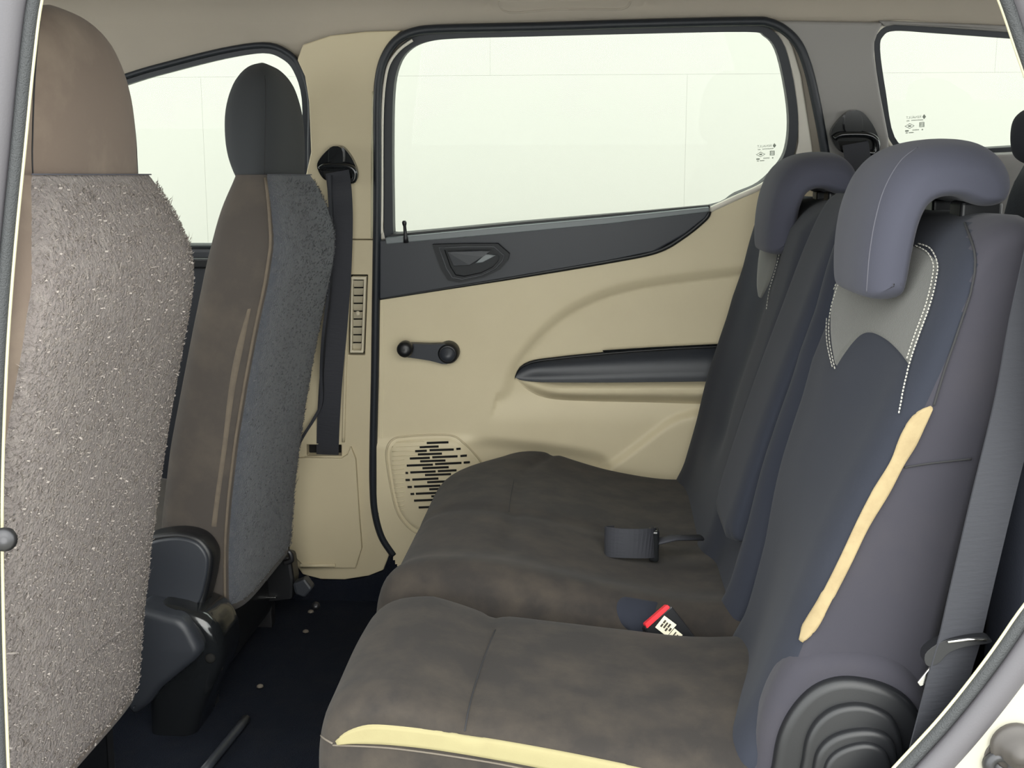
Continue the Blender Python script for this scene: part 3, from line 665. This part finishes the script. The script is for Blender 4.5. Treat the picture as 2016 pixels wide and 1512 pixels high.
# rear foot of the far front seat and reel bracket beside the sill
ft = thing('seat_bracket', tuple(W(530, 1180, 2.3)), 'dark metal bracket on the floor behind the far front seat', 'bracket')
Yb = 2.30
slab('bracket_plate', [np.array([W(x, y, Yb) for x, y in [(478, 1168), (520, 1112), (548, 1092), (572, 1098), (578, 1140), (576, 1180), (520, 1186)]])], 'black_plastic', ft, n=(0, -1, 0), d=0.05, bevel=0.006)
tube('bracket_loop', np.array([W(x, y, Yb - 0.004) for x, y in cr([(520, 1110), (545, 1092), (568, 1086), (574, 1102), (560, 1108)], 5)]), 0.006, 'dark_steel', ft, ref=(0, -1, 0))
box('bracket_pin', tuple(W(519, 1178, Yb - .012)), tuple(W(545, 1172, Yb + .0)), 'steel', ft, 0.001)
slab('bracket_foot', [np.array([W(x, y, 2.28) for x, y in [(575, 1150), (600, 1140), (615, 1160), (600, 1178), (580, 1170)]])], 'dark_trim', ft, n=(0, -1, 0), d=0.03, bevel=0.005)
cc = W(622, 1193, 2.3); lathe('bracket_bolt', [(0.009, 0), (0.009, .006), (0.004, .01), (0, .01)], cc, (0.2, -1, .4), 'dark_steel', ft, 12)
for (px_, py_) in ((602, 1244), (612, 1205), (512, 1352)):
    d = ray(px_, py_); q = CAM + d * ((0.004 - .95) / d[2])
    lathe('lint', [(0.007, 0.0), (0.006, 0.003), (0.002, 0.005), (0, 0.005)], q if q[1] < 2.4 else W(px_, py_, 2.3), (0, 0, 1), 'seam_light', fl, 8)
d0, d1 = ray(485, 1415), ray(400, 1520); q0 = CAM + d0 * (-.94 / d0[2]); q1 = CAM + d1 * (-.94 / d1[2])
tube('seat_rail', np.linspace(q0, q1, 6), 0.008, 'dark_trim', fl, ref=(0, 0, 1))

# ================================================================== REAR BENCH
cush = cr([(-.300, .20), (-.312, .27), (-.306, .335), (-.280, .372), (-.225, .386), (-.14, .383), (-.05, .366), (.05, .345), (.14, .332), (.24, .330), (.27, .30), (.27, .21), (.0, .19), (-.2, .19)], 6, True)
def warp_near(V):
    V = V.copy(); x, y, z = V[:, 0], V[:, 1], V[:, 2]
    top = ss(.25, .33, z)
    V[:, 2] += top * (0.010 * np.exp(-((y - 1.40) / .12) ** 2) - 0.004 * np.exp(-((x + .135) / .012) ** 2) - 0.022 * np.exp(-((y - 1.575) / .05) ** 2))
    V[:, 2] += top * np.interp(x, [-.3, -.22, -.14, -.05, .05, .14, .2], [0, -.004, -.026, -.016, -.004, .002, .004])
    V[:, 2] -= 0.020 * ss(-.15, .2, x) * (1 - ss(1.2, 1.30, y)) * top
    return V
rs1 = thing('rear_seat', (0.1, 1.39, 0.0), 'near rear seat with yellowish stripe on cushion and backrest', 'car seat', 'rear seats')
V, Fc = rprismVF(cush, 1.195, 1.575, .045, .024, nr=8, mid=26, warp=warp_near, N=150); cu1 = mk('cushion', V, Fc, 'seat_fabric', rs1)
rs2 = thing('rear_seat', (0.1, 1.97, 0.0), 'wide far rear bench seat next to the far door', 'car seat', 'rear seats')
def warp_far(V):
    V = V.copy(); x, y, z = V[:, 0], V[:, 1], V[:, 2]
    top = ss(.25, .33, z)
    V[:, 2] += top * (0.012 * np.exp(-((y - 1.62) / .05) ** 2) + 0.006 * np.exp(-((y - 2.2) / .2) ** 2) - 0.005 * np.exp(-((x + .135) / .016) ** 2) * ss(1.65, 1.75, y) - 0.004 * np.exp(-((y - 1.93) / .02) ** 2))
    fr = 1 - ss(-.32, .05, x)
    V[:, 0] += 0.10 * ss(2.10, 2.37, y) ** 2 * fr
    V[:, 0] -= 0.006 * np.exp(-((y - 1.61) / .06) ** 2) * (x < -.2)
    return V
V, Fc = rprismVF(cush, 1.572, 2.385, .05, .03, nr=8, mid=40, warp=warp_far, N=150); cu2 = mk('cushion', V, Fc, 'seat_fabric', rs2)
for (o, a, b) in ((rs1, 1.24, 1.54), (rs2, 1.62, 2.32)):
    box('seat_base', (-.2, a, 0.03), (.26, b, .2), 'black_plastic', o, 0.015)
    for xx in (-.17, .22):
        for yy in (a + .02, b - .02): box('leg', (xx - .02, yy - .015, 0), (xx + .02, yy + .015, .06), 'dark_steel', o, 0.003)
# backrests
bprof = cr([(.150, .285), (.182, .37), (.211, .455), (.240, .545), (.270, .62), (.300, .69), (.327, .76), (.352, .83), (.376, .882), (.405, .906), (.440, .908), (.452, .885), (.446, .82), (.430, .73), (.410, .62), (.388, .50), (.370, .38), (.360, .29), (.25, .262)], 6, True)
def warp_b1(V):
    V = V.copy(); x, y, z = V[:, 0], V[:, 1], V[:, 2]; front = 1 - ss(.0, .09, x - np.interp(z, [.28, .455, .69, .9], [.15, .211, .30, .39]))
    V[:, 0] += front * ss(1.24, 1.46, y) * np.interp(z, [.28, .35, .46, .58, .66, .71, .77, .86, .91], [.035, .032, .018, -.004, -.016, -.026, -.028, -.044, -.03])
    return V
V, Fc = rprismVF(bprof, 1.205, 1.578, .055, .026, nr=8, mid=24, warp=warp_b1, N=150); bk1 = mk('backrest', V, Fc, 'rear_fabric', rs1)
def warp_b2(V):
    V = V.copy(); x, y, z = V[:, 0], V[:, 1], V[:, 2]; front = 1 - ss(.0, .09, x - np.interp(z, [.28, .455, .69, .9], [.15, .211, .30, .39]))
    V[:, 0] += front * np.interp(z, [.28, .35, .46, .58, .66, .71, .77, .86, .91], [.02, .016, .006, -.008, -.018, -.026, -.03, -.042, -.03])
    V[:, 0] += front * (0.02 * np.exp(-((y - 2.14) / .09) ** 2) * ss(.4, .5, z) + 0.02 * np.exp(-((y - 1.76) / .11) ** 6) - 0.012 * np.exp(-((y - 2.34) / .05) ** 2))
    return V
V, Fc = rprismVF(bprof, 1.585, 2.40, .05, .03, nr=8, mid=40, warp=warp_b2, N=150); bk2 = mk('backrest', V, Fc, 'rear_fabric', rs2)
# centre armrest folded up into the far backrest
ap = cr([(.196, .435), (.206, .418), (.228, .415), (.26, .47), (.30, .60), (.36, .75), (.39, .86), (.395, .905), (.38, .922), (.352, .916), (.322, .85), (.292, .76), (.256, .65), (.226, .55)], 6, True)
rprism('folded_armrest', ap, 1.655, 1.865, .035, .014, 'rear_fabric', rs2)
# headrests
hp = cr([(1705, 575), (1706, 520), (1714, 460), (1728, 400), (1752, 340), (1790, 298), (1840, 275), (1900, 267), (1960, 275), (1994, 307), (2003, 350), (1990, 388), (1960, 402), (1930, 398), (1893, 380), (1862, 380), (1836, 398), (1816, 442), (1804, 500), (1795, 560), (1782, 589), (1745, 597), (1714, 592)], 5, True)
hw3 = np.array([W(x, y, 1.275) for x, y in hp])
hpf = np.stack([hw3[:, 0], hw3[:, 2]], 1)
def warp_h(yc):
    def f(V):
        V = V.copy(); u = (V[:, 1] - yc) / .12
        V[:, 2] -= 0.018 * np.abs(u) ** 3 * ss(.88, .99, V[:, 2]); V[:, 0] += 0.012 * np.abs(u) ** 3 * (1 - ss(.30, .36, V[:, 0]))
        V[:, 1] = yc + (V[:, 1] - yc) * (1 - 0.16 * (1 - ss(.80, .93, V[:, 2])))
        return V
    return f
def headrest(t, yc, ms):
    V, Fc = rprismVF(hpf, yc - .125, yc + .125, .034, .020, nr=8, mid=14, warp=warp_h(yc), N=150)
    h = mk('headrest', V, Fc, ms, t)
    for dy in (-.055, .055):
        tube('headrest_post', np.array([(.415, yc + dy, .885), (.405, yc + dy, .95)]), 0.006, 'black_plastic', t, ref=(1, 0, 0))
        box('post_sleeve', (.395, yc + dy - .022, .900), (.440, yc + dy + .022, .922), 'black_plastic', t, 0.004)
    return h
hr1 = headrest(rs1, 1.395, 'headrest_rear'); hr2 = headrest(rs2, 2.14, 'headrest_rear')
t_h1 = bvh(hr1)
seamline('headrest_seam', t_h1, [(1806, 290), (1772, 318), (1742, 370), (1724, 430), (1712, 500), (1706, 575)], 0.0008, 'seam_mid', hr1)
t_b1 = bvh(bk1); t_c1 = bvh(cu1); t_c2 = bvh(cu2); t_b2 = bvh(bk2)
# side panel of the near backrest (lighter cloth), cream stripe, mesh inlay, seams
bk1.data.materials.append(M['rear_side'])
for p_ in bk1.data.polygons:
    c_ = np.array(p_.center) + ORG[bk1.name] - CAM; qx = CX + F * (c_ @ _r) / (c_ @ _f); qy = CY - F * (c_ @ _u) / (c_ @ _f)
    if c_[1] < 1.30 and qx > np.interp(qy, [440, 500, 560, 640, 720, 800, 880, 920, 965, 1025, 1100, 1175, 1240, 1300], [1905, 1920, 1915, 1890, 1862, 1828, 1788, 1765, 1735, 1700, 1664, 1628, 1595, 1570]): p_.material_index = 1
patch('cream_stripe', t_b1, [(1836, 797), (1800, 812), (1772, 850), (1752, 905), (1715, 965), (1685, 1025), (1650, 1100), (1612, 1175), (1582, 1225), (1574, 1266)], [(1838, 799), (1826, 835), (1806, 880), (1780, 920), (1752, 975), (1712, 1040), (1678, 1110), (1642, 1180), (1610, 1240), (1578, 1268)], 'strip_beige', bk1, 70, 9, 0.0035)
patch('mesh_inlay', t_b1, [(1650, 545), (1690, 515), (1740, 490), (1806, 480), (1850, 512)], [(1647, 728), (1660, 706), (1680, 678), (1698, 662), (1718, 660), (1745, 675), (1770, 700), (1787, 724)], 'mesh_grey', bk1, 60, 24, 0.0022, (-13, 8))
def stitches(tree, pts, parent, step=7.0, off=0.003):
    L = cr(pts, 16); n = int(np.sum(np.linalg.norm(np.diff(L, axis=0), axis=1)) / step); L = resample(L, n * 3)
    V = []; Fc = []
    for i in range(0, len(L) - 2, 3):
        a, b = hit(tree, *L[i], off), hit(tree, *L[i + 1], off); c_ = hit(tree, *(L[i] * .2 + L[i + 2] * .8), off)
        if a is None or c_ is None or np.linalg.norm(a - c_) > .02: continue
        v, f = sweepVF(np.array([a, (a + c_) / 2 + [0, -.0006, 0], c_]), circ(.0008, n=5), (0.2, -1, .2)); k = len(V); V += list(v); Fc += [[k + q for q in ff] for ff in f]
    if V: o = mk('stitching', V, Fc, 'stitch', parent, False); o['kind'] = 'stuff'
stitches(t_b1, [(1812, 482), (1836, 492), (1850, 520), (1848, 550), (1836, 600), (1814, 660), (1797, 710), (1786, 752), (1778, 790), (1773, 815)], bk1)
stitches(t_b1, [(1806, 486), (1829, 498), (1842, 522), (1840, 550), (1828, 600), (1806, 660), (1790, 708)], bk1)
stitches(t_b1, [(1655, 560), (1642, 600), (1636, 640), (1638, 680), (1648, 728)], bk1)
stitches(t_b1, [(1650, 560), (1636, 600), (1631, 640), (1633, 680), (1643, 724)], bk1)
seamline('side_seam', t_b1, [(1900, 440), (1920, 500), (1915, 560), (1890, 640), (1862, 720), (1838, 798)], 0.0013, 'seam', bk1, off=0.001)
seamline('cross_seam', t_b1, [(1780, 920), (1830, 912), (1912, 903)], 0.0010, 'seam', bk1, off=0.001)
# cushion stripe and seams
patch('cream_stripe', t_c1, [(656, 1463), (676, 1442), (705, 1428), (740, 1423), (820, 1430), (950, 1448), (1100, 1474), (1250, 1504), (1330, 1522)], [(657, 1466), (690, 1466), (730, 1468), (780, 1471), (860, 1480), (980, 1500), (1080, 1520), (1200, 1548), (1290, 1566)], 'strip_cream', cu1, 70, 9, 0.003)
seamline('cross_seam', t_c1, [(975, 1240), (955, 1290), (935, 1350), (922, 1400), (915, 1440)], 0.0011, 'seam', cu1)
seamline('front_piping', t_c1, [(735, 1200), (700, 1250), (660, 1320), (630, 1380), (622, 1420), (632, 1448), (655, 1464)], 0.0013, 'seam_light', cu1)
seamline('cross_seam', t_c2, [(1012, 945), (1006, 975), (1002, 1008)], 0.0006, 'seam', cu2)
seamline('stripe_piping', t_c1, [(655, 1467), (780, 1474), (960, 1500), (1080, 1524)], 0.0012, 'seam_light', cu1)
# mesh inlay on the far backrest beside its headrest
patch('mesh_inlay', t_b2, [(1492, 488), (1488, 520), (1488, 560), (1495, 588)], [(1535, 490), (1530, 520), (1516, 560), (1498, 590)], 'mesh_grey', bk2, 24, 8, 0.002)
stitches(t_b2, [(1540, 490), (1530, 530), (1518, 570), (1512, 610)], bk2, 6)

# recliner cover at the foot of the near backrest: stepped arches
def arch(pts, Y, d, m, parent, name, bev=0.006):
    P = np.array([W(x, y, Y) for x, y in cr(pts, 5, True)]); return rprism(name, P[:, [0, 2]], Y, Y + d + 0.012, bev, bev, m, parent, N=96, mid=2)
rec = arch([(1508, 1640), (1522, 1520), (1536, 1450), (1566, 1395), (1608, 1356), (1660, 1340), (1720, 1346), (1772, 1366), (1808, 1400), (1826, 1450), (1835, 1540), (1835, 1640)], 1.182, 0.03, 'black_plastic', rs1, 'recliner_cover', 0.010)
arch([(1576, 1640), (1582, 1500), (1598, 1440), (1636, 1402), (1690, 1390), (1738, 1402), (1768, 1430), (1784, 1500), (1790, 1640)], 1.172, 0.014, 'black_plastic', rec, 'cover_step', 0.006)
arch([(1596, 1640), (1602, 1520), (1616, 1476), (1650, 1450), (1700, 1440), (1740, 1446), (1764, 1470), (1772, 1530), (1776, 1640)], 1.163, 0.012, 'black_plastic', rec, 'cover_step', 0.006)
arch([(1618, 1640), (1622, 1530), (1640, 1490), (1680, 1470), (1720, 1468), (1750, 1490), (1758, 1540), (1760, 1640)], 1.156, 0.010, 'black_plastic', rec, 'cover_step', 0.005)
arch([(1484, 1700), (1488, 1520), (1500, 1430), (1528, 1355), (1566, 1306), (1640, 1288), (1760, 1300), (1826, 1360), (1846, 1480), (1850, 1700)], 1.194, 0.05, 'rear_side', rs1, 'lower_skirt', 0.022)
patch('buckle_pocket_shade', bvh(cu2), [(1222, 1172), (1208, 1182), (1206, 1204), (1220, 1232), (1252, 1252)], [(1305, 1186), (1300, 1200), (1298, 1220), (1296, 1240), (1290, 1258)], 'rear_fabric', rs2, 24, 8, 0.002)  # dark patch painting the shaded pocket around the buckle
# ---- buckles in the gap between cushion and backrest
bu = thing('belt_buckle', tuple(W(1310, 1235, 1.52)), 'black belt buckle with red release button and white labels', 'belt buckle')
Yk = 1.53
def quad(pts, Y): return np.array([W(x, y, Y) for x, y in pts])
kn = np.array([0.15, -1, 0.35]); kn /= np.linalg.norm(kn)
slab('housing', [quad([(1268, 1236), (1322, 1192), (1376, 1262), (1360, 1300), (1300, 1300), (1276, 1262)], Yk)], 'black_plastic', bu, n=kn, d=0.022, bevel=0.003)
slab('release_button', [quad([(1270, 1228), (1314, 1190), (1320, 1196), (1274, 1238)], Yk - 0.002)], 'red', bu, n=kn, d=0.018, bevel=0.0015)
lb = slab('paper_label', [quad([(1290, 1235), (1308, 1212), (1332, 1230), (1313, 1253)], Yk - 0.003)], 'label', bu, n=kn, d=0.001)
lb2 = slab('paper_label', [quad([(1314, 1254), (1328, 1237), (1344, 1250), (1336, 1262), (1316, 1261)], Yk - 0.0035)], 'label', bu, n=kn, d=0.001)
def inkbars(par, c, u, v, rows, Y):
    V = []; Fc = []
    for (a0, a1, b0) in rows:
        k = len(V)
        for a, b in ((a0, b0), (a1, b0), (a1, b0 + .12), (a0, b0 + .12)):
            p = np.array(c) + np.array(u) * a + np.array(v) * b; V.append(W(p[0], p[1], Y))
        Fc.append([k, k + 1, k + 2, k + 3])
    mk('print', V, Fc, 'ink', par, False)
inkbars(lb, (1290, 1235), (18, -23), (24, 18), [(.25, .5, .2), (.55, .8, .2), (.3, .75, .4), (.2, .45, .6), (.5, .8, .6), (.35, .6, .8)], Yk - .0037)
inkbars(lb2, (1315, 1254), (14, -17), (16, 13), [(.2, .8, .25), (.3, .7, .55)], Yk - .0042)
# webbing loop of the folded far buckle
lo = thing('buckle_strap', tuple(W(1245, 1090, 1.85)), 'black looped buckle strap lying on the far cushion', 'strap')
lc = hit(t_c2, 1240, 1098, 0.0) + np.array([0, 0, 0.027])
ang = np.linspace(-0.15 * math.pi, 1.25 * math.pi, 26)
lp_ = np.array([lc + np.array([0.040 * math.cos(a), -0.028 * math.sin(a), 0.006 * math.sin(a)]) for a in ang])
V, Fc = sweepVF(lp_, rect(0.024, 0.0012), np.array([lp_[i] - lc for i in range(len(lp_))]) * [1, 1, 0]); mk('webbing_loop', V, Fc, 'belt', lo, False)
box('buckle_body', tuple(lc + [0.030, -0.012, -0.030]), tuple(lc + [0.046, 0.014, 0.022]), 'black_gloss', lo, 0.004)
tube('strap_stalk', np.array([lc + [0.04, 0.0, 0.0], lc + [0.07, 0.01, 0.005], lc + [0.115, 0.03, 0.0]]), 0.012, 'belt', lo, ref=(0, 0, 1), b=0.004)

# ---- near rear seat belt hanging beside the near backrest, with its tongue
nb = thing('seat_belt', tuple(W(1850, 1480, 1.165)), 'grey belt webbing hanging beside the near rear seat with its tongue', 'seat belt')
pth = np.array([W(x, y, Y) for x, y, Y in cr([(2090, 300, 1.19), (2062, 480, 1.18), (2028, 640, 1.17), (1998, 800, 1.165), (1952, 990, 1.15), (1912, 1160, 1.146), (1890, 1256, 1.145), (1874, 1310, 1.145), (1848, 1410, 1.145), (1815, 1540, 1.145), (1800, 1640, 1.145)], 8)])
ribbon('webbing', pth, 0.0245, 0.0009, 'belt', nb, ref=(0.35, -1, 0.1))
tg = slab('tongue', [np.array([W(x, y, 1.137) for x, y in cr([(1820, 1300), (1826, 1282), (1858, 1262), (1900, 1256), (1945, 1257), (1950, 1266), (1900, 1274), (1868, 1286), (1848, 1306), (1828, 1312)], 3, True)])], 'black_plastic', nb, n=(0, -1, 0), d=0.016, bevel=0.004, bseg=3)
slab('tongue_plate', [np.array([W(x, y, 1.141) for x, y in [(1806, 1344), (1832, 1312), (1840, 1314), (1842, 1326), (1828, 1346), (1812, 1352)]])], 'steel', tg, n=(0, -1, 0), d=0.003, bevel=0.001)
tube('tongue_edge', np.array([W(x, y, 1.134) for x, y in [(1866, 1264), (1905, 1259), (1942, 1260)]]), 0.0015, 'steel', tg, ref=(0, -1, 0))

# ---- third row headrest just peeking in, dark load space
tr3 = thing('third_row_seat', (0.80, 2.1, 0.0), 'dark third row seat half hidden behind the far headrests', 'car seat')
pr = cr([(.70, .10), (.72, .5), (.76, .9), (.80, .98), (.86, .98), (.88, .9), (.86, .5), (.84, .10)], 5, True)
rprism('backrest', pr, 1.75, 2.30, .05, .03, 'navy', tr3)
hq = cr([(.72, .98), (.712, 1.04), (.74, 1.065), (.80, 1.06), (.825, 1.02), (.815, .98), (.77, .965)], 5, True)
rprism('headrest', hq, 1.93, 2.15, .04, .02, 'rear_fabric', tr3)
box('foot', (.70, 1.80, 0), (.86, 2.25, .12), 'navy', tr3, 0.01)
la = box('wheel_arch', (.455, 1.17, 0.0), (1.3, 1.36, .72), 'navy', None, 0.05, 4); tag(la, kind='structure', label='dark carpeted wheel arch behind the near rear seat')
c = W(1955, 1135, 1.30); 

# ================================================================== NEAR DOOR OPENING
YN = 1.10
op = cr([(80, 0), (64, 120), (46, 300), (28, 480), (14, 660), (6, 830), (2, 1000), (4, 1200), (10, 1400), (22, 1600), (60, 1760), (200, 1850), (700, 1870), (1300, 1840), (1540, 1725), (1672, 1610), (1762, 1512), (1852, 1414), (1932, 1314), (1994, 1226), (2060, 1120), (2090, 950), (2095, 750), (2090, 550), (2070, 350), (2036, 200), (2000, 90), (1965, -10), (1925, -90), (1850, -150), (1600, -180), (1000, -190), (400, -180), (180, -150), (105, -80)], 5, True)
def NW(P, off=0.0): return np.array([W(x, y, YN + off) for x, y in P])
bo = np.array([(-2.1, YN, -.28), (1.7, YN, -.28), (1.7, YN, 1.40), (-1.75, YN, 1.40), (-2.1, YN, .78)])
nwf = np.array([(-1.85, YN, .78), (-.78, YN, .78), (-.74, YN, 1.0), (-.80, YN, 1.24), (-1.35, YN, 1.24), (-1.6, YN, 1.05)])
nwq = np.array([(.66, YN, .86), (1.35, YN, .86), (1.35, YN, 1.2), (.62, YN, 1.22)])
bs = slab('wall_near', [bo, NW(grow(op, 78)), nwf, nwq], 'paint', n=(0, -1, 0), d=0.02)
tag(bs, kind='structure', label='cream painted car body around the near door opening')
# rim flange from the outer skin in to the seal
Gr = np.array([NW(grow(op, 78), 0.0), NW(grow(op, 70), -0.003), NW(grow(op, 56), 0.02), NW(grow(op, 8), 0.03)]); Gr = np.concatenate([Gr, Gr[:, :1]], 1)
V, Fc = gridVF(Gr); mk('opening_flange', V, Fc, 'paint', bs)
tube('seal_tube', NW(grow(op, 54), 0.012), 0.0155, 'rubber_grey', bs, ref=(0, -1, 0), closed=True, n=14)
tube('seal_carrier', NW(grow(op, 13), 0.012), 0.0062, 'rubber_textured', bs, ref=(0, -1, 0), closed=True, n=10)
tube('seal_lip', NW(grow(op, -2), 0.014), 0.0019, 'cream_lip', bs, ref=(0, -1, 0), closed=True, n=8)
Gr = np.array([NW(grow(op, 8), 0.03), NW(grow(op, 30), 0.034), NW(grow(op, 90), 0.034)]); Gr = np.concatenate([Gr, Gr[:, :1]], 1)
V, Fc = gridVF(Gr); mk('inner_trim', V, Fc, 'dark_trim', bs)
# latch striker on the rear edge
st = thing('door_striker', tuple(W(1985, 1490, YN - .004)), 'round stepped grey latch striker on cream paint at bottom right', 'door striker')
c1 = W(1998, 1468, YN); lathe('collar', [(0.024, -0.002), (0.025, 0.005), (0.022, 0.009), (0.017, 0.010), (0.016, 0.016), (0.011, 0.018), (0.010, 0.022), (0.0, 0.022)], c1, (0, -1, 0), 'striker', st, 28)
c1 = W(1964, 1502, YN); lathe('bolt_head', [(0.015, -0.002), (0.0155, 0.006), (0.012, 0.011), (0.007, 0.011), (0.006, 0.006), (0.0, 0.006)], c1, (0, -1, 0), 'dark_steel', st, 24)
slab('striker_plate', [np.array([W(x, y, YN - .002) for x, y in cr([(1940, 1500), (1944, 1475), (1975, 1445), (2005, 1438), (2030, 1460), (2030, 1530), (1960, 1530)], 4, True)])], 'striker', st, n=(0, -1, 0), d=0.006, bevel=0.002)
sp = thing('door_pin', tuple(W(10, 1058, YN)), 'shiny chrome pin on the near pillar at the left edge', 'door pin')
lathe('pin_head', [(0.007, -0.012), (0.007, 0.004), (0.011, 0.008), (0.0125, 0.013), (0.009, 0.018), (0.004, 0.019), (0, 0.019)], W(13, 1057, YN + .004), (0.35, -1, 0.1), 'dark_steel', sp, 20)
